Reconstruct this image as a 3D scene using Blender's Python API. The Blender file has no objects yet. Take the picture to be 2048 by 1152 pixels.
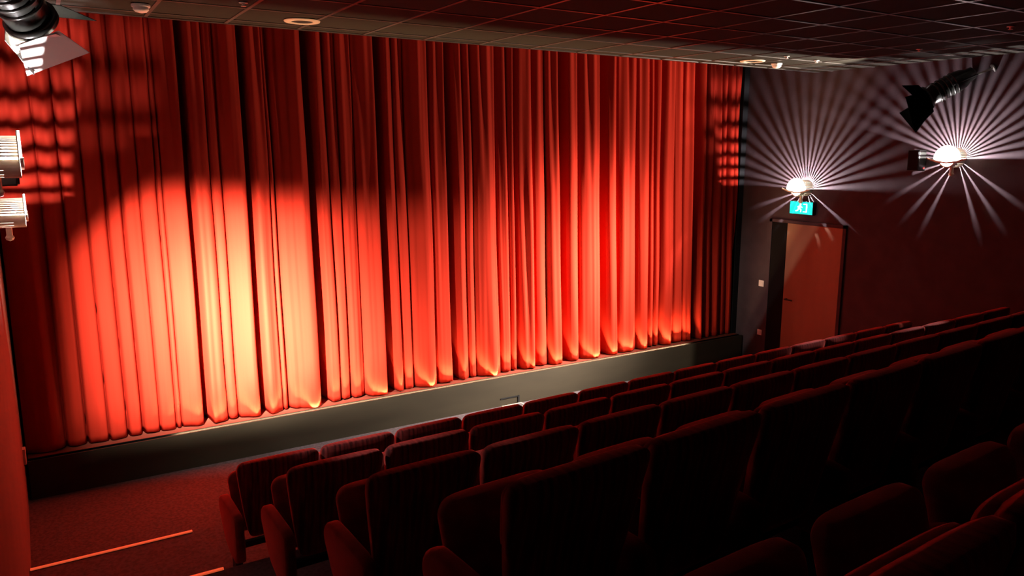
import bpy, bmesh, math, random
from mathutils import Vector, Matrix, noise
random.seed(7)
S = bpy.context.scene
COL = S.collection
PI = math.pi

# ------------------------------------------------------------------ camera
cam_d = bpy.data.cameras.new('camera'); cam = bpy.data.objects.new('camera', cam_d); COL.objects.link(cam)
F_PX = 1533.5
cam_d.sensor_fit = 'HORIZONTAL'; cam_d.sensor_width = 36.0
cam_d.lens = 36.0 * F_PX / 2048.0
cam_d.clip_start = 0.05; cam_d.clip_end = 100
YAW, PITCH, ROLL = 0.553095, 0.179228, 0.002
fw = Vector((math.sin(YAW) * math.cos(PITCH), math.cos(YAW) * math.cos(PITCH), -math.sin(PITCH)))
rt = Vector((math.cos(YAW), -math.sin(YAW), 0.0)); up = rt.cross(fw)
r2 = rt * math.cos(ROLL) + up * math.sin(ROLL); u2 = up * math.cos(ROLL) - rt * math.sin(ROLL)
cam.matrix_world = Matrix(((r2.x, u2.x, -fw.x, 0), (r2.y, u2.y, -fw.y, 0), (r2.z, u2.z, -fw.z, 0), (0, 0, 0, 1)))
S.camera = cam

# ------------------------------------------------------------------ world, view
w = bpy.data.worlds.new('world'); S.world = w; w.use_nodes = True
w.node_tree.nodes['Background'].inputs[0].default_value = (0.0, 0.0, 0.0, 1)
w.node_tree.nodes['Background'].inputs[1].default_value = 0.0
S.view_settings.view_transform = 'Standard'; S.view_settings.look = 'None'
S.view_settings.gamma = 1.0; S.view_settings.use_curve_mapping = False
S.view_settings.exposure = 0.0
S.cycles.use_denoising = True
S.cycles.max_bounces = 6; S.cycles.diffuse_bounces = 4; S.cycles.glossy_bounces = 3
S.cycles.caustics_reflective = False; S.cycles.caustics_refractive = False
S.cycles.sample_clamp_indirect = 6.0

# ------------------------------------------------------------------ light levels (watts)
FOOT_W = 125.0          # footlight trough below the curtain
SLOT_LIGHT_W = 11.0         # unseen light added in the slot to brighten the curtain's top pleats
SPOT_RIGHT_W = 17000.0    # spotlight on the right wall, aimed at the right half of the curtain
SPOT_LEFT_W = 38000.0     # spotlight on the left wall, aimed at the lower left of the curtain
SCONCE_W = 420.0         # bulb of each wall sconce

# room numbers
XR, XL = 8.80, -0.31
ZF, ZC = -3.08, 0.985
YC = 7.83               # curtain
YE = 6.68               # front edge of the ceiling
ZS = -2.72              # stage top

# ------------------------------------------------------------------ helpers
def link(name, bm, mat=None, parent=None, smooth=False):
    me = bpy.data.meshes.new(name)
    bm.normal_update(); bm.to_mesh(me); bm.free()
    for m in (mat if isinstance(mat, (list, tuple)) else [mat]):
        if m: me.materials.append(m)
    if smooth:
        for p in me.polygons: p.use_smooth = True
    o = bpy.data.objects.new(name, me); COL.objects.link(o)
    if parent: o.parent = parent
    return o
def thing(name, label, cat, loc=(0, 0, 0), rot=(0, 0, 0), group=None):
    o = bpy.data.objects.new(name, None); o.empty_display_size = .1; COL.objects.link(o)
    o.location = loc; o.rotation_euler = rot
    return tag(o, label, cat, group)
def tag(o, label, cat, group=None):
    o['label'] = label; o['category'] = cat
    if group: o['group'] = group
    return o
def struct(o):
    o['kind'] = 'structure'; return o
def box(bm, a, b, M=None):
    x0, y0, z0 = a; x1, y1, z1 = b
    vs = [bm.verts.new(v) for v in ((x0, y0, z0), (x1, y0, z0), (x1, y1, z0), (x0, y1, z0), (x0, y0, z1), (x1, y0, z1), (x1, y1, z1), (x0, y1, z1))]
    if M is not None:
        for v in vs: v.co = M @ v.co
    for f in ((3, 2, 1, 0), (4, 5, 6, 7), (0, 1, 5, 4), (1, 2, 6, 5), (2, 3, 7, 6), (3, 0, 4, 7)):
        bm.faces.new([vs[i] for i in f])
    return vs
def boxes(*L):
    bm = bmesh.new()
    for a, b in L: box(bm, a, b)
    return bm
def bev(bm, off, seg=2):
    bmesh.ops.bevel(bm, geom=bm.edges[:] , offset=off, segments=seg, profile=.5, affect='EDGES')
    return bm
def prism(bm, pts, axis, a, b, M=None):
    """extrude a closed 2-D outline along axis (0=x: pts are (y,z); 1=y: (x,z); 2=z: (x,y))"""
    def P(p, h):
        v = [(h, p[0], p[1]), (p[0], h, p[1]), (p[0], p[1], h)][axis]
        return (M @ Vector(v)) if M is not None else v
    A = [bm.verts.new(P(p, a)) for p in pts]; B = [bm.verts.new(P(p, b)) for p in pts]
    n = len(pts)
    bm.faces.new(A); bm.faces.new(B[::-1])
    for i in range(n): bm.faces.new((A[i], B[i], B[(i + 1) % n], A[(i + 1) % n]))
    bmesh.ops.recalc_face_normals(bm, faces=bm.faces[:])
def lathe(bm, prof, seg=24, M=None, close=True):
    """profile of (radius, height) turned about z"""
    rings = []
    for r, h in prof:
        ring = []
        for k in range(seg):
            t = 2 * PI * k / seg; v = Vector((r * math.cos(t), r * math.sin(t), h))
            ring.append(bm.verts.new(M @ v if M is not None else v))
        rings.append(ring)
    for a, b in zip(rings, rings[1:]):
        for k in range(seg): bm.faces.new((a[k], a[(k + 1) % seg], b[(k + 1) % seg], b[k]))
    if close:
        bm.faces.new(rings[0][::-1]); bm.faces.new(rings[-1])
def tube(bm, pts, r, seg=10):
    pts = [Vector(p) for p in pts]; prev = None; rings = []
    for i, p in enumerate(pts):
        d = (pts[min(i + 1, len(pts) - 1)] - pts[max(i - 1, 0)]).normalized()
        q = d.to_track_quat('Z', 'Y').to_matrix()
        rings.append([bm.verts.new(p + q @ Vector((r * math.cos(2 * PI * k / seg), r * math.sin(2 * PI * k / seg), 0))) for k in range(seg)])
    for a, b in zip(rings, rings[1:]):
        for k in range(seg): bm.faces.new((a[k], a[(k + 1) % seg], b[(k + 1) % seg], b[k]))
    bm.faces.new(rings[0][::-1]); bm.faces.new(rings[-1])
def rounded(w0, h0, w1, h1, r, n=6):
    """rounded rectangle outline, corner radii r = (bl, br, tr, tl)"""
    out = []
    for (cx, cy, a, rr) in ((w0 + r[0], h0 + r[0], PI, r[0]), (w1 - r[1], h0 + r[1], 1.5 * PI, r[1]), (w1 - r[2], h1 - r[2], 0, r[2]), (w0 + r[3], h1 - r[3], .5 * PI, r[3])):
        for k in range(n + 1):
            t = a + .5 * PI * k / n
            out.append((cx + rr * math.cos(t), cy + rr * math.sin(t)))
    return out

def mat(name, col, rough=.7, spec=.3, metal=0.0, sheen=0.0, sheen_tint=(1, 1, 1), emit=None, emit_s=0.0):
    m = bpy.data.materials.new(name); m.use_nodes = True
    b = m.node_tree.nodes['Principled BSDF']
    b.inputs['Base Color'].default_value = (*col, 1); b.inputs['Roughness'].default_value = rough
    b.inputs['Specular IOR Level'].default_value = spec; b.inputs['Metallic'].default_value = metal
    if sheen:
        b.inputs['Sheen Weight'].default_value = sheen; b.inputs['Sheen Roughness'].default_value = .45
        b.inputs['Sheen Tint'].default_value = (*sheen_tint, 1)
    if emit:
        b.inputs['Emission Color'].default_value = (*emit, 1); b.inputs['Emission Strength'].default_value = emit_s
    return m
def vary(m, c0, c1, scale=(8, 8, 8), detail=3, lo=.35, hi=.65, bump=0.0, bump_scale=200.0):
    """object-space noise between two colours, optional fine bump"""
    nt = m.node_tree; N = nt.nodes; L = nt.links; b = N['Principled BSDF']
    tc = N.new('ShaderNodeTexCoord'); mp = N.new('ShaderNodeMapping'); mp.inputs['Scale'].default_value = scale
    nz = N.new('ShaderNodeTexNoise'); nz.inputs['Scale'].default_value = 1.0; nz.inputs['Detail'].default_value = detail
    cr = N.new('ShaderNodeValToRGB')
    cr.color_ramp.elements[0].position = lo; cr.color_ramp.elements[0].color = (*c0, 1)
    cr.color_ramp.elements[1].position = hi; cr.color_ramp.elements[1].color = (*c1, 1)
    L.new(tc.outputs['Object'], mp.inputs['Vector']); L.new(mp.outputs[0], nz.inputs['Vector'])
    L.new(nz.outputs['Fac'], cr.inputs['Fac']); L.new(cr.outputs['Color'], b.inputs['Base Color'])
    if bump:
        n2 = N.new('ShaderNodeTexNoise'); n2.inputs['Scale'].default_value = bump_scale; n2.inputs['Detail'].default_value = 2
        bp = N.new('ShaderNodeBump'); bp.inputs['Strength'].default_value = bump; bp.inputs['Distance'].default_value = .004
        L.new(tc.outputs['Object'], n2.inputs['Vector']); L.new(n2.outputs['Fac'], bp.inputs['Height']); L.new(bp.outputs[0], b.inputs['Normal'])
    return m

# ------------------------------------------------------------------ materials
m_velvet = vary(mat('red stage velvet', (.34, .019, .009), .85, .05),
                (.32, .0178, .0084), (.36, .0202, .0096), (3, 3, .6))
m_wall = vary(mat('dark aubergine wall cloth', (.058, .041, .047), .85, .15), (.051, .036, .042), (.064, .045, .052), (5, 5, 5), bump=.3)
m_wall_l = vary(mat('painted side wall', (.2, .12, .11), .8, .2), (.19, .115, .105), (.21, .125, .115), (3, 3, 3))
m_black = mat('black paint', (.008, .008, .009), .7, .2)
m_plaster = vary(mat('dark plaster ceiling border', (.09, .075, .05), .85, .2), (.08, .067, .045), (.1, .082, .055), (4, 4, 4))
m_tile = vary(mat('dark ceiling tile', (.025, .0225, .017), .9, .1), (.0225, .020, .0155), (.0275, .025, .019), (30, 30, 30), bump=.3)
m_bar = mat('dark metal ceiling bar', (.22, .20, .19), .28, .5, .7)
m_carpet = vary(mat('plum carpet', (.105, .083, .092), .95, .1), (.082, .065, .072), (.128, .101, .112), (40, 40, 40), bump=.6, bump_scale=120)
m_stage = vary(mat('olive grey stage front', (.028, .0215, .0125), .7, .25), (.025, .019, .011), (.031, .024, .014), (1.5, 6, 6))
m_pit = mat('matt black trough', (.0015, .0015, .0015), .9, .05)
m_stage_top = mat('stage boards', (.15, .030, .018), .6, .3)
m_door = vary(mat('beech door leaf', (.36, .20, .115), .5, .35), (.21, .125, .075), (.27, .165, .10), (2, 2, .35), 4)
m_jamb = mat('black door jamb', (.004, .004, .004), .7, .1)
m_can = mat('black enamelled can', (.012, .013, .011), .28, .6)
m_flap_lit = mat('flap painted as lit', (.75, .75, .72), .6, .3)  # lamp glare put into the colour, so black flaps look brightly lit
m_flap_unlit = mat('flap painted as unlit', (.001, .001, .001), .95, .0)  # shade put into the colour: far darker than the can, stays unlit
m_steel = mat('bright steel', (.6, .58, .55), .3, .5, 1.0)
m_bulb = mat('lit bulb', (1, 1, 1), .5, .2, emit=(1, .96, .95), emit_s=1.5)
m_glass_lit = mat('lit frosted glass', (1, 1, 1), .5, .2, emit=(1, .97, .95), emit_s=4)
m_white = mat('white plastic', (.75, .70, .66), .4, .4)
m_cream = mat('cream lamp metal', (.62, .55, .42), .45, .4)
m_sign = mat('lit green sign face', (.0, .35, .3), .4, .3, emit=(0.0, .82, .70), emit_s=1.1)
m_sign_w = mat('lit white sign figure', (.9, 1, 1), .4, .3, emit=(.85, 1, 1), emit_s=1.6)
m_red_led = mat('red indicator', (.4, .02, .02), .4, .3, emit=(1, .05, .05), emit_s=.35)
m_led_strip = mat('lit step strip', (.8, .3, .15), .4, .3, emit=(1, .12, .04), emit_s=.55)
m_foot_tube = mat('footlight tube', (1, .9, .75), .4, .3, emit=(1, .75, .45), emit_s=.8)
m_grille = mat('black speaker cloth', (.015, .015, .016), .9, .1)
m_seat = vary(mat('burgundy striped velour', (.13, .02, .018), .8, .15, sheen=1.0, sheen_tint=(1, .16, .12)),
              (.05, .009, .009), (.23, .035, .030), (60, 20, 1.2), 2)
m_seat2 = vary(mat('burgundy plain velour', (.15, .021, .019), .8, .15, sheen=1.0, sheen_tint=(1, .16, .12)),
               (.16, .023, .021), (.24, .034, .030), (14, 14, 14), 2, bump=.2)
m_leg = mat('black seat steel', (.012, .011, .011), .5, .4)
m_hatch = mat('pale floor box frame', (.5, .42, .33), .45, .4)

# ------------------------------------------------------------------ room shell
YB = -1.6     # how far the room is built behind the camera
def wall_right():
    bm = boxes(((XR, YB, ZF - .1), (XR + .2, 8.9, 2.3)))
    struct(link('wall_right', bm, m_wall))
wall_right()
def wall_left():
    bm = bmesh.new()
    prism(bm, [(-.31, 8.9), (-.31, 7.9), (-.225, 2.0), (-.225, 1.6), (-1.4, 1.6), (-1.4, YB), (-1.7, YB), (-1.7, 8.9)], 2, ZF - .1, 2.3)
    struct(link('wall_left', bm, m_wall_l))
wall_left()
struct(link('wall_front', boxes(((-.31, 8.7, ZF - .1), (XR, 8.9, 2.3))), m_black))
struct(link('wall_back', boxes(((-1.7, YB - .2, ZF - .1), (XR + .2, YB, 2.3))), m_wall))

# floor: flat front floor and the carpeted tiers the rows stand on
TIERS = [(5.92, -2.89), (4.62, -2.55), (3.62, -2.215), (2.58, -1.82), (1.50, -1.615), (.40, -1.25)]
def floor():
    prof = [(8.9, ZF - .3), (8.9, ZF)]
    z = ZF
    for y, zt in TIERS:
        prof += [(y, z), (y, zt)]; z = zt
    prof += [(YB, z), (YB, ZF - .3)]
    bm = bmesh.new(); prism(bm, prof, 0, -1.7, XR)
    struct(link('floor', bm, m_carpet))
floor()

# ceiling: dark tiles in a slim metal grid up to its front edge, open slot between the edge and the curtain
def ceiling():
    o = struct(link('ceiling', boxes(((-1.7, YB, ZC + .006), (XR, YE, ZC + .12))), m_tile))
    bm = bmesh.new()
    x = 3.16 - .582 * 8
    while x < XR - .1:
        if x > -1.6: box(bm, (x - .013, YB, ZC), (x + .013, YE, ZC + .006))
        x += .582
    y = 6.47
    while y > YB:
        box(bm, (-1.7, y - .013, ZC + .0002), (XR, y + .013, ZC + .0058)); y -= .575
    box(bm, (-1.7, YE - .02, ZC), (XR, YE, ZC + .0059))
    link('ceiling_grid', bm, m_bar, o)
    link('edge_upstand', boxes(((-1.7, YE, ZC), (XR, YE + .03, ZC + .5))), m_black, o)
    struct(link('ceiling_2', boxes(((-1.7, YE - .2, 2.1), (XR, 8.9, 2.3))), m_black))
ceiling()

# ------------------------------------------------------------------ stage with footlight trough
SX0, SX1 = -.28, 8.76
def stage():
    st = thing('stage', 'low stage with dull olive front running under the red curtain', 'stage', (0, 0, ZF))
    h = ZS - ZF
    link('front_panel', boxes(((SX0, 7.66, 0), (SX1, 7.678, h))), m_stage, st)
    link('deck', boxes(((SX0, 7.742, h - .03), (SX1, 8.68, h))), m_stage_top, st)
    link('trough', boxes(((SX0, 7.678, h - .16), (SX1, 7.74, h - .14)), ((SX0, 7.732, h - .16), (SX1, 7.742, h - .002))), m_pit, st)
    bm = boxes(((4.57, 7.654, .085), (4.83, 7.66, .10)), ((4.815, 7.652, 0), (4.838, 7.66, .10)))
    link('cable_hatch', bm, m_black, st)
stage()
FX0, FX1 = .95, 7.72
def footlight():
    t = thing('footlight_strip', 'glowing strip of footlights sunk in the stage edge below the curtain', 'footlight', (0, 7.704, ZS - .138))
    bm = bmesh.new(); tube(bm, [(FX0, 0, .035), (FX1, 0, .035)], .010, 8)
    link('tube', bm, m_foot_tube, t)
    link('tray', boxes(((FX0 - .05, -.02, 0), (FX1 + .05, .02, .014))), m_leg, t)
    d = bpy.data.lights.new('footlight_glow', 'AREA'); d.shape = 'RECTANGLE'; d.size = FX1 - FX0; d.size_y = .02
    d.energy = FOOT_W; d.color = (1, .62, .33)
    o = bpy.data.objects.new('footlight_glow', d); COL.objects.link(o); o.parent = t
    # strength shaped by direction: most light leaves low, towards the curtain's hem
    d.use_nodes = True; N = d.node_tree.nodes; Lk = d.node_tree.links
    ge = N.new('ShaderNodeNewGeometry'); sx = N.new('ShaderNodeSeparateXYZ')
    ml = N.new('ShaderNodeMath'); ml.operation = 'MULTIPLY'
    ma = N.new('ShaderNodeMath'); ma.operation = 'MULTIPLY_ADD'; ma.inputs[1].default_value = 42.0; ma.inputs[2].default_value = .22
    Lk.new(ge.outputs['Incoming'], sx.inputs[0]); Lk.new(sx.outputs['Y'], ml.inputs[0]); Lk.new(sx.outputs['Y'], ml.inputs[1])
    Lk.new(ml.outputs[0], ma.inputs[0]); Lk.new(ma.outputs[0], N['Emission'].inputs['Strength'])
    o.location = ((FX0 + FX1) / 2, .0, .075); o.rotation_euler = (PI - math.radians(8), 0, 0)
footlight()
def slot_light():
    d = bpy.data.lights.new('added_slot_light', 'AREA'); d.shape = 'RECTANGLE'; d.size = 8.6; d.size_y = .05
    d.energy = SLOT_LIGHT_W; d.color = (1, .5, .3)
    o = bpy.data.objects.new('added_slot_light', d); COL.objects.link(o)
    o.location = (4.3, 7.35, 1.95); o.rotation_euler = (math.radians(12), 0, 0)
    bm = boxes(((-.05, 7.29, 1.965), (8.65, 7.41, 2.1)), ((-.05, 7.28, 1.90), (8.65, 7.29, 2.1)), ((-.05, 7.41, 1.92), (8.65, 7.42, 2.1)))  # unseen housing added around the slot light
    link('added_housing', bm, m_black, bpy.data.objects['ceiling_2'])
slot_light()

# ------------------------------------------------------------------ curtain
GAPS = [(.03, .02, .03), (.198, .018, .05), (.374, .015, .035), (.534, .02, .05), (.665, .022, .06), (.816, .016, .03), (.962, .016, .035), (1.014, .014, .03),
        (1.253, .028, .09), (1.445, .014, .03), (1.547, .016, .03), (1.801, .030, .09), (1.998, .015, .025), (2.058, .018, .04), (2.446, .042, .13),
        (2.623, .02, .04), (2.743, .02, .04), (2.9, .016, .03), (3.197, .045, .13), (3.362, .018, .04), (3.494, .018, .04), (3.778, .02, .05),
        (4.026, .042, .12), (4.209, .02, .05), (4.308, .018, .03), (4.635, .022, .06), (4.788, .018, .04), (4.895, .026, .11), (5.15, .02, .03), (5.334, .02, .05),
        (5.585, .045, .13), (5.834, .02, .04), (6.198, .05, .13), (6.448, .022, .05), (6.791, .024, .06), (7.0, .02, .03), (7.102, .018, .05), (7.211, .03, .06),
        (7.45, .02, .03), (7.63, .02, .04), (7.852, .05, .12), (8.048, .03, .08), (8.2, .02, .04), (8.37, .025, .07), (8.503, .02, .05), (8.62, .015, .05)]
def curtain():
    x0, x1, z0, z1 = -.29, 8.67, ZS + .012, 1.72
    nx, nz = 1900, 72
    gx = [g[0] for g in GAPS]
    edges = [x0] + gx + [x1 + .05]
    rnd = random.Random(3)
    ph = [rnd.uniform(0, 6.28) for _ in edges]; am = [rnd.uniform(.7, 1.25) for _ in edges]
    sk = [rnd.uniform(.75, 1.5) for _ in edges]
    def depth(x, zt):      # zt: 0 bottom .. 1 top; forward is positive
        i = 0
        while i < len(edges) - 2 and x > edges[i + 1]: i += 1
        a, b = edges[i], edges[i + 1]
        t = min(max((x - a) / (b - a), 0), 1)
        wdt = b - a
        flat = .55 if x < 1.25 else 1.0
        h = min(.34 * wdt, .095) * am[i] * flat
        ts = t ** sk[i]
        d = h * math.sin(PI * ts) ** .8 if 0 < ts < 1 else 0
        # soft secondary folds that fade in and out with height
        k = 2.0 if wdt > .22 else 1.0
        d += flat * .016 * math.sin(2 * PI * (k * t + .12 * math.sin(4 * zt + ph[i]))) * (0.35 + .65 * noise.noise((x * 2.2, zt * 1.6, 3.1)) ** 2 * 2)
        for g, gw, gd in GAPS:
            if abs(x - g) < 4 * gw:
                if gd > .08 and x > 1.2: d -= gd * 3.0 * math.exp(-((x - g) / (gw * 1.25)) ** 4)
                else: d -= gd * 1.5 * math.exp(-((x - g) / (gw * .7)) ** 2)
        env = .98 - .22 * zt
        d *= env
        # pinch pleats near the track
        top = max(0, zt - .5) / .5
        d += .028 * top * math.sin(2 * PI * x / .115 + 1.3 * math.sin(x * 3.1)) + .018 * top * noise.noise((x * 17, zt * 2, 0))
        d += .012 * noise.noise((x * 4.0, zt * 2.2, 9.0)) + flat * (.030 * noise.noise((x * 9.0, zt * .9, 2.0)) + .014 * noise.noise((x * 21.0, zt * 1.1, 6.0)))
        return d
    bm = bmesh.new(); rows = []
    for j in range(nz + 1):
        zt = j / nz; z = z0 + (z1 - z0) * zt
        row = []
        for i in range(nx + 1):
            x = x0 + (x1 - x0) * i / nx
            sway = -.005 * x * (z + .6)          # folds lean a little
            wob = .012 * noise.noise((x * 1.3, z * .7, 5.0))
            d = depth(x - sway + wob, zt)
            zz = z
            if j == 0: zz = z + .002 + .010 * noise.noise((x * 6, 1.7, 0))
            row.append(bm.verts.new((x, YC + .03 - d, zz)))
        rows.append(row)
    for a, b in zip(rows, rows[1:]):
        for i in range(nx): bm.faces.new((a[i], a[i + 1], b[i + 1], b[i]))
    o = link('stage_curtain', bm, m_velvet, None, True)
    sol = o.modifiers.new('thickness', 'SOLIDIFY'); sol.thickness = .004; sol.offset = 1
    tag(o, 'floor-length red velvet curtain in deep vertical folds filling the stage opening', 'curtain')
curtain()
struct(link('trim_1', boxes(((8.70, 7.82, ZS), (8.80, 8.68, 1.9))), m_black))

# ------------------------------------------------------------------ door, plates, sign on the right wall
def door():
    fr = boxes(((XR - .03, 6.08, -3.08), (XR, 6.125, -.955)), ((XR - .03, 7.245, -3.08), (XR, 7.29, -.955)), ((XR - .03, 6.08, -.995), (XR, 7.29, -.955)))
    d = struct(link('door_1', fr, m_wall))
    link('leaf', bev(boxes(((XR - .026, 6.125, -3.07), (XR - .002, 6.985, -.997))), .003, 1), m_door, d)
    s = link('side_leaf', boxes(((XR - .020, 6.985, -3.07), (XR - .002, 7.245, -.997))), m_jamb, d)
    bm = bmesh.new(); tube(bm, [(XR - .026, 6.92, -2.05), (XR - .075, 6.92, -2.05), (XR - .075, 6.80, -2.05)], .010)
    link('handle', bm, m_leg, d)
door()
def plate(name, y, z, s, label, cat):
    t = thing(name, label, cat, (XR, y, z))
    link('cover', bev(boxes(((-.012, -s, -s), (0, s, s))), .004, 2), m_white, t)
    link('rocker' if cat == 'switch' else 'insert', bev(boxes(((-.017, -s * .55, -s * .6), (-.011, s * .55, s * .6))), .002, 1), m_white, t)
plate('light_switch', 7.39, -1.90, .045, 'small white light switch on the wall left of the door', 'switch')
plate('wall_socket', 7.37, -2.62, .040, 'small white wall socket low down left of the door', 'socket')
tt = thing('wall_plate', 'small pale plate at the far end of the left wall beside the stage', 'plate', (-.305, 7.55, -2.62))
link('cover', bev(boxes(((-.01, -.04, -.07), (.022, .04, .07))), .004, 2), m_white, tt)

def exit_sign():
    t = thing('exit_sign', 'lit blue-green exit sign with white running figure above the door', 'sign', (XR, 6.745, -.77))
    link('housing', bev(boxes(((-.075, -.185, -.088), (-.012, .185, .088))), .006, 2), m_leg, t)
    link('bracket', boxes(((-.012, -.05, -.03), (0, .05, .12))), m_leg, t)
    link('face', boxes(((-.079, -.178, -.082), (-.0745, .178, .082))), m_sign, t)
    # white pictogram: doorway, running figure, arrow; on the -x face, +y is to the left as seen
    bm = bmesh.new()
    def poly(P):
        a = [bm.verts.new((-.0815, -y, z)) for y, z in P]; b = [bm.verts.new((-.0788, -y, z)) for y, z in P]
        n = len(P); bm.faces.new(a); bm.faces.new(b[::-1])
        for i in range(n): bm.faces.new((a[i], b[i], b[(i + 1) % n], a[(i + 1) % n]))
    def bar(p, q, wd):
        d = Vector((q[0] - p[0], q[1] - p[1])); n = Vector((-d.y, d.x)).normalized() * wd / 2
        poly([(p[0] + n.x, p[1] + n.y), (p[0] - n.x, p[1] - n.y), (q[0] - n.x, q[1] - n.y), (q[0] + n.x, q[1] + n.y)])
    poly([(.035, -.055), (.095, -.055), (.095, .058), (.035, .058), (.035, .046), (.080, .046), (.080, -.043), (.035, -.043)])
    poly([(-.01 + .014 * math.cos(2 * PI * k / 14), .046 + .014 * math.sin(2 * PI * k / 14)) for k in range(14)])
    bar((-.018, .028), (-.034, -.012), .030); bar((-.018, .024), (.022, .006), .013); bar((-.02, .024), (-.055, .012), .013)
    bar((-.030, -.008), (.004, -.022), .016); bar((.004, -.022), (-.004, -.056), .014)
    bar((-.036, -.008), (-.052, -.036), .016); bar((-.052, -.036), (-.085, -.042), .014)
    bmesh.ops.recalc_face_normals(bm, faces=bm.faces[:])
    link('pictogram', bm, m_sign_w, t)
exit_sign()

# ------------------------------------------------------------------ wall sconces: a bulb behind a ring of fins throws the fan of rays
def sconce(y, z, side, label):
    s = -1 if side == 'right' else 1              # direction of the room from the wall
    xw = XR if side == 'right' else -.31 + .085 * (7.9 - y) / 5.9
    t = thing('wall_sconce', label, 'wall lamp', (xw, y, z), (0, 0, 0), 'fan-ray wall sconces')
    D = .21
    # fins: wedges in planes through the wall normal, upper half
    bm = bmesh.new()
    n = 21
    for k in range(n):
        a0 = math.radians(4 + 172 * (k + .0) / (n - .0)); a1 = a0 + math.radians(172 / n * .52)
        pts = [(r * math.cos(a), r * math.sin(a)) for r, a in ((.080, a0), (.122, a0), (.122, a1), (.080, a1))]
        prism(bm, pts, 0, 0.0, s * D)
    link('fin_ring', bm, m_cream, t)
    # lower shield with a few slots
    slots = [214, 233, 249, 292, 308, 327, 341]
    bm = bmesh.new(); seg = []
    a = 178.0
    for sl in slots:
        seg.append((a, sl - 1.1)); a = sl + 1.1
    seg.append((a, 362.0))
    for a, b in seg:
        m = max(1, int((b - a) / 8)); A = [math.radians(a + (b - a) * i / m) for i in range(m + 1)]
        pts = [(.080 * math.cos(q), .080 * math.sin(q)) for q in A] + [(.092 * math.cos(q), .092 * math.sin(q)) for q in reversed(A)]
        prism(bm, pts, 0, 0.0, s * D)
    A = [math.radians(178 + 184 * i / 24) for i in range(25)]
    prism(bm, [(.0802 * math.cos(q), .0802 * math.sin(q)) for q in A] + [(.0918 * math.cos(q), .0918 * math.sin(q)) for q in reversed(A)], 0, s * .135, s * (D - .001))
    link('shield', bm, m_cream, t)
    # shallow dish lip below, and the front cover
    bm = bmesh.new()
    out = [(-.22, .0), (-.12, -.035), (0, -.05), (.12, -.035), (.22, 0), (.215, .012), (.12, -.018), (0, -.032), (-.12, -.018), (-.215, .012)]
    prism(bm, out, 0, s * (D + .002), s * (D + .016))
    link('dish_lip', bm, m_cream, t)
    bm = bmesh.new()
    pts = [(.15 * math.cos(math.radians(q)), .15 * math.sin(math.radians(q))) for q in range(0, 181, 10)] + [(-.07, -.035), (0, -.045), (.07, -.035)]
    prism(bm, pts, 0, s * D, s * (D + .01))
    link('front_glass', bm, m_glass_lit, t)  # lit cover, made large so its glow stands in for the glare
    bm = bmesh.new(); prism(bm, pts, 0, s * (D - .006), s * (D - .0005)); link('backing', bm, m_cream, t)
    bm = bmesh.new(); tube(bm, [(s * .10, 0, -.08), (s * .10, 0, -.15)], .02, 10); lathe(bm, [(.001, -.19), (.022, -.182), (.03, -.165), (.022, -.15), (.001, -.142)], 12, Matrix.Translation((s * .10, 0, 0)), False)
    link('stem', bm, m_cream, t)
    d = bpy.data.lights.new('sconce_bulb', 'POINT'); d.energy = SCONCE_W; d.color = (1, .90, .92); d.shadow_soft_size = .004
    o = bpy.data.objects.new('sconce_bulb', d); COL.objects.link(o); o.parent = t; o.location = (s * .15, 0, 0.0)
    # strength shaped by direction: most light goes along the wall, at low angles
    d.use_nodes = True; N = d.node_tree.nodes; Lk = d.node_tree.links; em = N['Emission']
    ge = N.new('ShaderNodeNewGeometry'); sx = N.new('ShaderNodeSeparateXYZ'); ab = N.new('ShaderNodeMath'); ab.operation = 'ABSOLUTE'
    ad = N.new('ShaderNodeMath'); ad.operation = 'ADD'; ad.inputs[1].default_value = .9
    dv = N.new('ShaderNodeMath'); dv.operation = 'DIVIDE'; dv.inputs[0].default_value = .55
    Lk.new(ge.outputs['Incoming'], sx.inputs[0]); Lk.new(sx.outputs['X'], ab.inputs[0]); Lk.new(ab.outputs[0], ad.inputs[0])
    Lk.new(ad.outputs[0], dv.inputs[1]); Lk.new(dv.outputs[0], em.inputs['Strength'])
    return t
sconce(6.74, -.52, 'right', 'lit wall sconce throwing a fan of white rays above the door and exit sign')
sconce(4.78, -.10, 'right', 'lit wall sconce with fan of rays beside the small black speaker on the right wall')
sconce(6.68, -.48, 'left', 'lit wall sconce seen edge-on at the far end of the left wall')
sconce(4.75, -.06, 'left', 'lit wall sconce on the left wall nearer the seats, cut by the picture edge')

# ------------------------------------------------------------------ wall speakers
def speaker(y, z, side, label):
    s = -1 if side == 'right' else 1
    xw = XR if side == 'right' else -.31 + .085 * (7.9 - y) / 5.9
    t = thing('wall_speaker', label, 'speaker', (xw, y, z), (0, 0, 0), 'surround speakers')
    link('cabinet', bev(boxes(((min(s * .05, s * .19), -.07, -.12), (max(s * .05, s * .19), .07, .12))), .008, 2), m_can, t)
    link('grille', bev(boxes(((min(s * .19, s * .198), -.062, -.112), (max(s * .19, s * .198), .062, .112))), .002, 1), m_grille, t)
    bm = bmesh.new(); box(bm, (min(0, s * .012), -.04, -.06), (max(0, s * .012), .04, .06)); tube(bm, [(s * .01, 0, 0), (s * .055, 0, 0)], .014)
    link('bracket', bm, m_leg, t)
    link('indicator', boxes(((min(s * .08, s * .10), -.0735, -.095), (max(s * .08, s * .10), -.069, -.080))), m_red_led, t)
speaker(5.18, -.12, 'right', 'small black speaker with a red indicator on the right wall')
speaker(5.10, -.085, 'left', 'small black speaker on the left wall, its side lit white')

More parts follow.
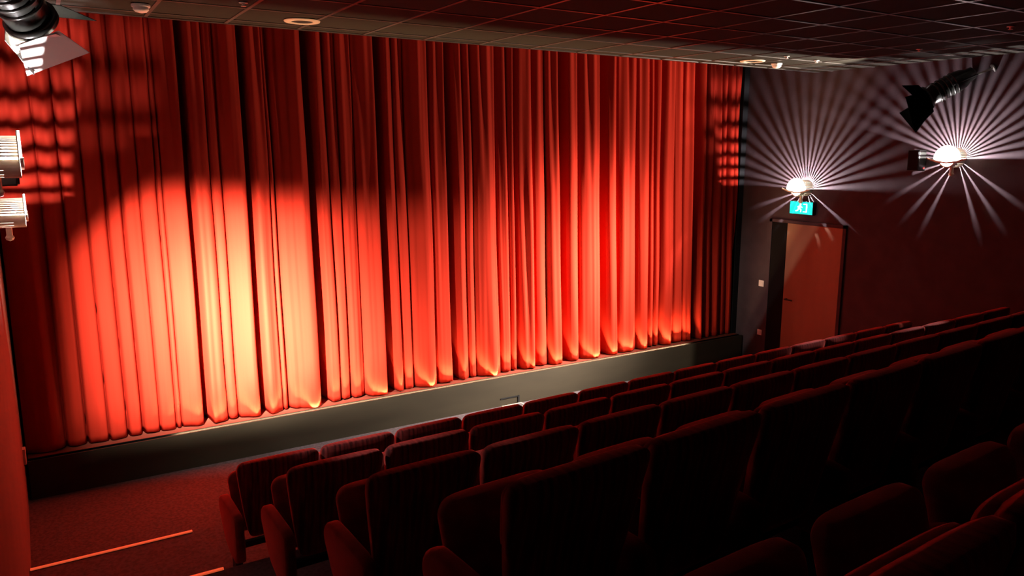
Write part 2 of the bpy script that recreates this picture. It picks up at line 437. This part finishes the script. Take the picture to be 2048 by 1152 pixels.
# ------------------------------------------------------------------ spotlights with barn doors
K = 1.7     # size of the spotlights
def spotlight(name, mouth, aim, wall, label, watts, cone, blend, flaps, col, beam_mask, soft):
    mouth = Vector(mouth); d = (Vector(aim) - mouth).normalized()
    q = d.to_track_quat('-Z', 'Y')
    t = thing(name, label, 'spotlight', mouth, (0, 0, 0), 'barn-door spotlights')
    t.rotation_mode = 'QUATERNION'; t.rotation_quaternion = q
    # local frame: light leaves along -z
    G = Matrix.Scale(K, 4)
    bm = bmesh.new(); lathe(bm, [(.062, .0), (.066, .004), (.066, .20), (.060, .235), (.045, .26), (.04, .30), (.025, .31)], 28, G, False)
    lathe(bm, [(.058, .0), (.058, .19), (.02, .23)], 28, G, False)
    bm.faces.new([v for v in bm.verts[28 * 6:28 * 7]])
    link('can', bm, m_can, t, True)
    bm = bmesh.new(); lathe(bm, [(.060, -.012), (.078, -.012), (.078, .010), (.060, .010), (.060, -.012)], 28, G, False)
    link('front_ring', bm, m_can, t, True)
    bm = bmesh.new(); lathe(bm, [(.001, .035), (.03, .032), (.057, .02)], 24, G, False)
    link('lens', bm, m_bulb, t, True)
    bm = bmesh.new()
    for k in range(5): lathe(bm, [(.067, .06 + .028 * k), (.071, .062 + .028 * k), (.071, .068 + .028 * k), (.067, .07 + .028 * k)], 24, G, False)
    link('cooling_rib', bm, m_can, t, True)
    SRC = .012 * K                                   # lamp sits this far inside the mouth
    qi = q.to_matrix().inverted()
    for pa, pb, ln, w0, w1, fin in flaps:      # two points of the place where this flap's edge cuts the beam; length, inner and outer width
        P = mouth - d * SRC; ln = ln * K; w0 = w0 * K; w1 = w1 * K
        N = qi @ (Vector(pa) - P).cross(Vector(pb) - P).normalized()     # local normal of the cutting plane, axis is (0,0,-1)
        e = Vector((N.x, N.y, 0)).normalized(); an = -N.z
        r = -an / (e.x * N.x + e.y * N.y)
        if r < 0: e = -e; r = -r
        lo, hi = math.radians(-60), math.radians(88)
        for _ in range(50):
            mid = (lo + hi) / 2
            if (.078 * K + ln * math.sin(mid)) / (.006 * K + SRC + ln * math.cos(mid)) < r: lo = mid
            else: hi = mid
        ang = math.atan2(-e.x, e.y); tilt = lo
        M = Matrix.Rotation(ang, 4, 'Z') @ Matrix.Translation((0, .078 * K, -.006 * K)) @ Matrix.Rotation(tilt, 4, 'X')
        bm = bmesh.new()
        prism(bm, [(-w0, 0), (-w1, -ln), (w1, -ln), (w0, 0)], 1, 0.0, .003, M)
        bmesh.ops.bevel(bm, geom=[e for e in bm.edges], offset=.0006, segments=1, affect='EDGES')
        bm.normal_update(); nin = M.to_3x3() @ Vector((0, -1, 0))
        for f in bm.faces: f.material_index = 1 if f.normal.dot(nin) > .9 else 0
        link('barn_door', bm, {'d': [m_flap_unlit, m_flap_unlit], 'i': [m_can, m_flap_lit], 'w': [m_flap_lit, m_flap_lit]}[fin], t)
    # yoke and wall arm
    inv = q.to_matrix().inverted()
    bm = bmesh.new()
    wl = inv @ (Vector(wall) - mouth)
    hinge = Vector((0, 0, .15 * K))
    dirw = (wl - hinge)
    side = Vector((1, 0, 0))
    far = hinge + dirw * .6
    for sg in (-1, 1): tube(bm, [hinge + side * .069 * K * sg, hinge + side * .085 * K * sg, far + side * .06 * sg, far], .009, 8)
    link('yoke', bm, m_leg, t)
    bm = bmesh.new(); tube(bm, [far, wl], .012, 10); lathe(bm, [(.045, -.012), (.045, .0)], 16, Matrix.Translation(wl))
    link('wall_arm', bm, m_steel, t)
    L = bpy.data.lights.new('spot_beam', 'SPOT'); L.energy = watts; L.color = col; L.spot_size = math.radians(130); L.spot_blend = .2; L.shadow_soft_size = soft
    o = bpy.data.objects.new('spot_beam', L); COL.objects.link(o); o.parent = t; o.location = (0, 0, SRC)
    # beam profile of the lens: a bright core (cone = half-power angle) that falls to a weak spill (blend)
    L.use_nodes = True; N = L.node_tree.nodes; Lk = L.node_tree.links
    ge = N.new('ShaderNodeNewGeometry'); vm = N.new('ShaderNodeVectorMath'); vm.operation = 'DOT_PRODUCT'; vm.inputs[1].default_value = d
    ab = N.new('ShaderNodeMath'); ab.operation = 'MAXIMUM'; ab.inputs[1].default_value = 0.0
    pw = N.new('ShaderNodeMath'); pw.operation = 'POWER'; pw.inputs[1].default_value = math.log(.5) / math.log(math.cos(math.radians(cone)))
    ad = N.new('ShaderNodeMath'); ad.operation = 'ADD'; ad.inputs[1].default_value = blend
    Lk.new(ge.outputs['Incoming'], vm.inputs[0]); Lk.new(vm.outputs['Value'], ab.inputs[0]); Lk.new(ab.outputs[0], pw.inputs[0])
    Lk.new(pw.outputs[0], ad.inputs[0])
    # beam masks put into the light's strength: soft straight edges through two points
    P = mouth - d * SRC
    last = ad
    for sa, sb, sw in beam_mask:
        sn = (Vector(sa) - P).cross(Vector(sb) - P).normalized()
        if sn.dot(d) < 0: sn = -sn
        v2 = N.new('ShaderNodeVectorMath'); v2.operation = 'DOT_PRODUCT'; v2.inputs[1].default_value = sn
        mr = N.new('ShaderNodeMapRange'); mr.interpolation_type = 'SMOOTHSTEP'; mr.inputs['From Min'].default_value = -sw; mr.inputs['From Max'].default_value = sw
        mr.inputs['To Min'].default_value = .02
        m2 = N.new('ShaderNodeMath'); m2.operation = 'MULTIPLY'
        Lk.new(ge.outputs['Incoming'], v2.inputs[0]); Lk.new(v2.outputs['Value'], mr.inputs['Value'])
        Lk.new(last.outputs[0], m2.inputs[0]); Lk.new(mr.outputs[0], m2.inputs[1]); last = m2
    Lk.new(last.outputs[0], N['Emission'].inputs['Strength'])
    return t
spotlight('barn_door_spotlight', (8.42, 4.98, .56), (5.3, 7.9, -2.0), (XR, 4.50, .86), 'black barn-door spotlight high on the right wall above a sconce', SPOT_RIGHT_W, 11, .034,
          [((8.8, 7.0, -2.8), (8.8, 7.0, .5), .15, .06, .10, 'd'), ((2, 6.15, -3.08), (7, 6.0, -3.08), .14, .06, .14, 'd'),
           ((.3, 7.9, -2.6), (1.0, 7.9, 0), .12, .06, .085, 'd'), ((0, 7.9, 2.6), (8, 7.9, 2.6), .10, .06, .085, 'd')], (1, .86, .72), [((7.72, 7.9, -2.8), (7.85, 7.9, .5), .02)], .007)
spotlight('barn_door_spotlight', (.06, 4.9, .66), (1.8, 7.9, -2.05), (-.27, 4.55, .88), 'black barn-door spotlight with a flap painted as if glowing at the top left corner', SPOT_LEFT_W, 10, .022,
          [((.16, 7.9, -2.6), (.22, 7.9, -.5), .13, .06, .085, 'i'), ((0, 7.66, -2.48), (4, 7.66, -2.48), .13, .06, .085, 'w'),
           ((8.8, 6.2, -1.0), (8.8, 6.7, -1.95), .14, .06, .10, 'w'), ((0, 7.9, 1.2), (6, 7.9, 1.2), .13, .06, .10, 'd')], (1, .88, .74), [((.9, 7.9, -.40), (4.0, 7.9, -.75), .06), ((.2, 7.9, -.95), (.85, 7.9, -.40), .04), ((8.8, 6.50, -1.0), (8.8, 6.97, -1.80), .006)], .014)

# ------------------------------------------------------------------ ceiling fittings
def detector(x, y, label):
    t = thing('smoke_detector', label, 'smoke detector', (x, y, ZC), (0, 0, 0), 'smoke detectors')
    bm = bmesh.new(); lathe(bm, [(.062, 0), (.062, -.012), (.058, -.018)], 24)
    link('base', bm, m_white, t, False)
    bm = bmesh.new(); lathe(bm, [(.050, -.017), (.052, -.035), (.036, -.05), (.012, -.056), (.001, -.057)], 24, None, False)
    link('sensor_dome', bm, m_white, t, True)
detector(.74, 6.13, 'white smoke detector on the ceiling edge over the left of the curtain')
detector(7.46, 6.24, 'white smoke detector on the ceiling near the right end of the curtain')
def downlight(x, y, label):
    t = thing('recessed_downlight', label, 'ceiling light', (x, y, ZC), (0, 0, 0), 'recessed ceiling rings')
    bm = bmesh.new(); lathe(bm, [(.085, -.002), (.088, -.010), (.135, -.008), (.14, 0)], 32, None, False)
    link('trim_ring', bm, m_cream, t, True)
    bm = bmesh.new(); lathe(bm, [(.084, -.004), (.06, -.001)], 24, None, False); lathe(bm, [(.0605, -.001), (.001, -.0008)], 24, None, False)
    link('dark_lamp', bm, m_black, t, True)
downlight(1.90, 6.22, 'round recessed downlight, unlit, at the ceiling edge left of centre over the curtain')
downlight(7.03, 6.22, 'round recessed downlight, unlit, at the ceiling edge by the right-hand smoke detector')
def sprinkler(x, y, label):
    t = thing('sprinkler_head', label, 'sprinkler', (x, y, ZC), (0, 0, 0), 'small ceiling sprinklers')
    bm = bmesh.new(); lathe(bm, [(.03, 0), (.03, -.004), (.012, -.008), (.008, -.02)], 16); link('rose', bm, m_white, t)
    bm = bmesh.new(); lathe(bm, [(.007, -.019), (.018, -.022), (.018, -.025)], 12); link('deflector', bm, m_white, t)
for x, y, lb in ((6.985, 5.715, 'tiny pale sprinkler on the ceiling behind the right-hand downlight'), (7.59, 5.80, 'tiny pale sprinkler on the ceiling nearest the corner of the right wall'),
                 (6.84, 3.40, 'tiny pale sprinkler on the ceiling at the far right edge of the picture'), (7.59, 4.61, 'tiny pale sprinkler on the ceiling above the right-hand spotlight'),
                 (1.33, 5.67, 'tiny sprinkler on the ceiling left of the left-hand downlight over the curtain')):
    sprinkler(x, y, lb)

# floor box in front of the stage
t = thing('floor_box', 'pale square floor box frame set in the carpet at the foot of the stage', 'floor box', (4.72, 7.63, ZF), (0, 0, 0))
link('frame', boxes(((-.14, -.125, 0), (.14, -.105, .006)), ((-.14, .0, 0), (.14, .02, .006)), ((-.14, -.105, 0), (-.12, 0, .006)), ((.12, -.105, 0), (.14, 0, .006))), m_hatch, t)
link('lid', boxes(((-.12, -.105, 0), (.12, 0, .004))), m_carpet, t)

# lit nosings on the aisle steps
for y, z, xl, xr, lb in ((5.92, -2.89, -.275, .78, 'glowing orange strip on the lower aisle step beside the front row'), (4.62, -2.55, -.255, .77, 'glowing orange strip on the upper aisle step at the picture bottom')):
    t = thing('step_light', lb, 'step light', (0, y, z), (0, 0, 0), 'lit aisle step edges')
    link('lit_strip', boxes(((xl, -.010, .002), (xr, .010, .012))), m_led_strip, t)
    link('channel', boxes(((xl, -.014, 0), (xr, .014, .0022))), m_leg, t)

# ------------------------------------------------------------------ cinema seats
# local frame: x across (0 .. .55, left edge at 0), y towards the screen, z=0 at the floor; back top at z=.92
HT = .92
def soft_panel(wb, wt, z0, z1, th, r, path, lean, nx=10, nz=14, puff=.02):
    """upholstered panel: outline narrows to the bottom, rounded top corners, puffed faces; path(z) gives y of its rear face"""
    bm = bmesh.new()
    def half(z):
        k = (z - z0) / (z1 - z0); hw = wb + (wt - wb) * min(1, k * 1.15) ** .8
        dz = z1 - z
        if dz < r: hw -= r - math.sqrt(max(0, r * r - (r - dz) ** 2))
        dz = z - z0
        rb = r * .7
        if dz < rb: hw -= rb - math.sqrt(max(0, rb * rb - (rb - dz) ** 2))
        return max(hw, .004)
    zs = [z0, z0 + .006, z0 + .02, z0 + .05] + [z0 + .05 + (z1 - r - z0 - .05) * k / nz for k in range(1, nz + 1)] + [z1 - r + r * math.sin(.5 * PI * k / 7) for k in range(1, 8)]
    R, Fr = [], []
    for z in zs:
        hw = half(z); ra, fa = [], []
        for i in range(nx + 1):
            s = -1 + 2 * i / nx; s = math.sin(s * PI / 2) * .5 + s * .5
            e = (1 - abs(s) ** 6); ez = min(1, (z1 - z) / .05, (z - z0) / .05 + .0); ez = max(0, ez) ** .5
            pf = puff * e * (.25 + .75 * ez)
            edge = th * .5 * (1 - e * ez) * .55
            y = path(z)
            ra.append(bm.verts.new((s * hw, y - pf * .55 + edge, z)))
            fa.append(bm.verts.new((s * hw, y + th + pf - edge, z)))
        R.append(ra); Fr.append(fa)
    for k in range(len(zs) - 1):
        for i in range(nx):
            bm.faces.new((R[k][i], R[k][i + 1], R[k + 1][i + 1], R[k + 1][i]))
            bm.faces.new((Fr[k][i + 1], Fr[k][i], Fr[k + 1][i], Fr[k + 1][i + 1]))
        bm.faces.new((R[k][0], R[k + 1][0], Fr[k + 1][0], Fr[k][0]))
        bm.faces.new((R[k + 1][nx], R[k][nx], Fr[k][nx], Fr[k + 1][nx]))
    for i in range(nx):
        bm.faces.new((R[0][i + 1], R[0][i], Fr[0][i], Fr[0][i + 1]))
        bm.faces.new((R[-1][i], R[-1][i + 1], Fr[-1][i + 1], Fr[-1][i]))
    return bm
def shift(bm, dx):
    for v in bm.verts: v.co.x += dx
    return bm
def arm_bm(x):
    bm = bmesh.new()
    # side outline (y, z): rounded front end, underside sweeping back and down to the foot of the back
    top = .575
    out = [(.02, top - .02), (.10, top - .005), (.30, top), (.40, top)]
    for k in range(1, 9):
        a = .5 * PI - PI * k / 9 * .85; out.append((.40 + .085 * math.cos(a), top - .085 + .085 * math.sin(a)))
    out += [(.40, .34), (.32, .27), (.22, .235), (.08, .23), (.02, .26)]
    prism(bm, out, 0, x - .030, x + .030)
    bmesh.ops.bevel(bm, geom=[e for e in bm.edges if abs(e.verts[0].co.x - e.verts[1].co.x) < 1e-5], offset=.017, segments=3, profile=.5, affect='EDGES', clamp_overlap=True)
    return bm
def stand_bm(x):
    bm = bmesh.new()
    box(bm, (x - .022, .10, .02), (x + .022, .20, .30))
    box(bm, (x - .027, .04, 0), (x + .027, .32, .022))
    return bev(bm, .004, 1)
def back_path(z): return .14 - .14 * (max(z, .2) / HT) ** 1.5 + .0
def make_seat():
    t = thing('cinema_seat', '', 'cinema seat')
    b = soft_panel(.185, .264, .36, HT, .085, .045, back_path, 0)
    link('backrest', shift(b, .275), m_seat, t, True)
    # headrest roll on the front of the back
    b = soft_panel(.21, .235, .66, HT - .03, .05, .045, lambda z: back_path(z) + .075, 0, 10, 5, .02)
    link('head_pad', shift(b, .275), m_seat2, t, True)
    # tip-up seat cushion, folded up
    b = soft_panel(.215, .236, .30, .69, .09, .06, lambda z: .34 + .10 * (z - .30) / .39, 0, 10, 8, .02)
    link('seat_cushion', shift(b, .275), m_seat2, t, True)
    link('armrest', arm_bm(0.0), m_seat2, t, True)
    link('stand', stand_bm(0.0), m_leg, t)
    link('hinge_bar', boxes(((.035, .20, .26), (.515, .235, .30))), m_leg, t)
    return t
proto = make_seat()
def copy_seat(src):
    r = src.copy(); COL.objects.link(r)
    for ch in list(src.children):
        c = ch.copy(); COL.objects.link(c); c.parent = r
    return r
ORD = ['first', 'second', 'third', 'fourth', 'fifth', 'sixth', 'seventh', 'eighth', 'ninth', 'tenth', 'eleventh', 'twelfth', 'thirteenth', 'fourteenth']
#       x0,   y0,   slope per seat, back-top z, seats, wording
ROWS = [(.914, 4.765, .0145, -1.970, 14, 'front row nearest the stage'),
        (.964, 3.74, .0155, -1.631, 14, 'second row from the stage'),
        (1.018, 2.72, .0225, -1.296, 12, 'third row from the stage'),
        (1.012, 1.62, .036, -.899, 8, 'fourth row from the stage'),
        (1.02, .60, .030, -.695, 4, 'nearest row at bottom right')]
first = True
for ri, (x0, y0, sl, zt, n, wd) in enumerate(ROWS):
    ang = math.atan2(sl, .55)
    for k in range(n):
        s = proto if first else copy_seat(proto); first = False
        s.location = (x0 + .55 * k, y0 + sl * k, zt - HT); s.rotation_euler = (0, 0, ang)
        s['group'] = 'burgundy seats in the ' + wd
        if k == 0:
            s['label'] = 'burgundy velour cinema seat at the left aisle end of the ' + wd
        elif k == n - 1 and ri < 2:
            s['label'] = 'burgundy velour seat at the far right end of the ' + wd
            link('armrest', arm_bm(.55), m_seat2, s, True); link('stand', stand_bm(.55), m_leg, s)
        else:
            s['label'] = 'burgundy velour cinema seat, %s from the left end in the %s' % (ORD[k], wd)
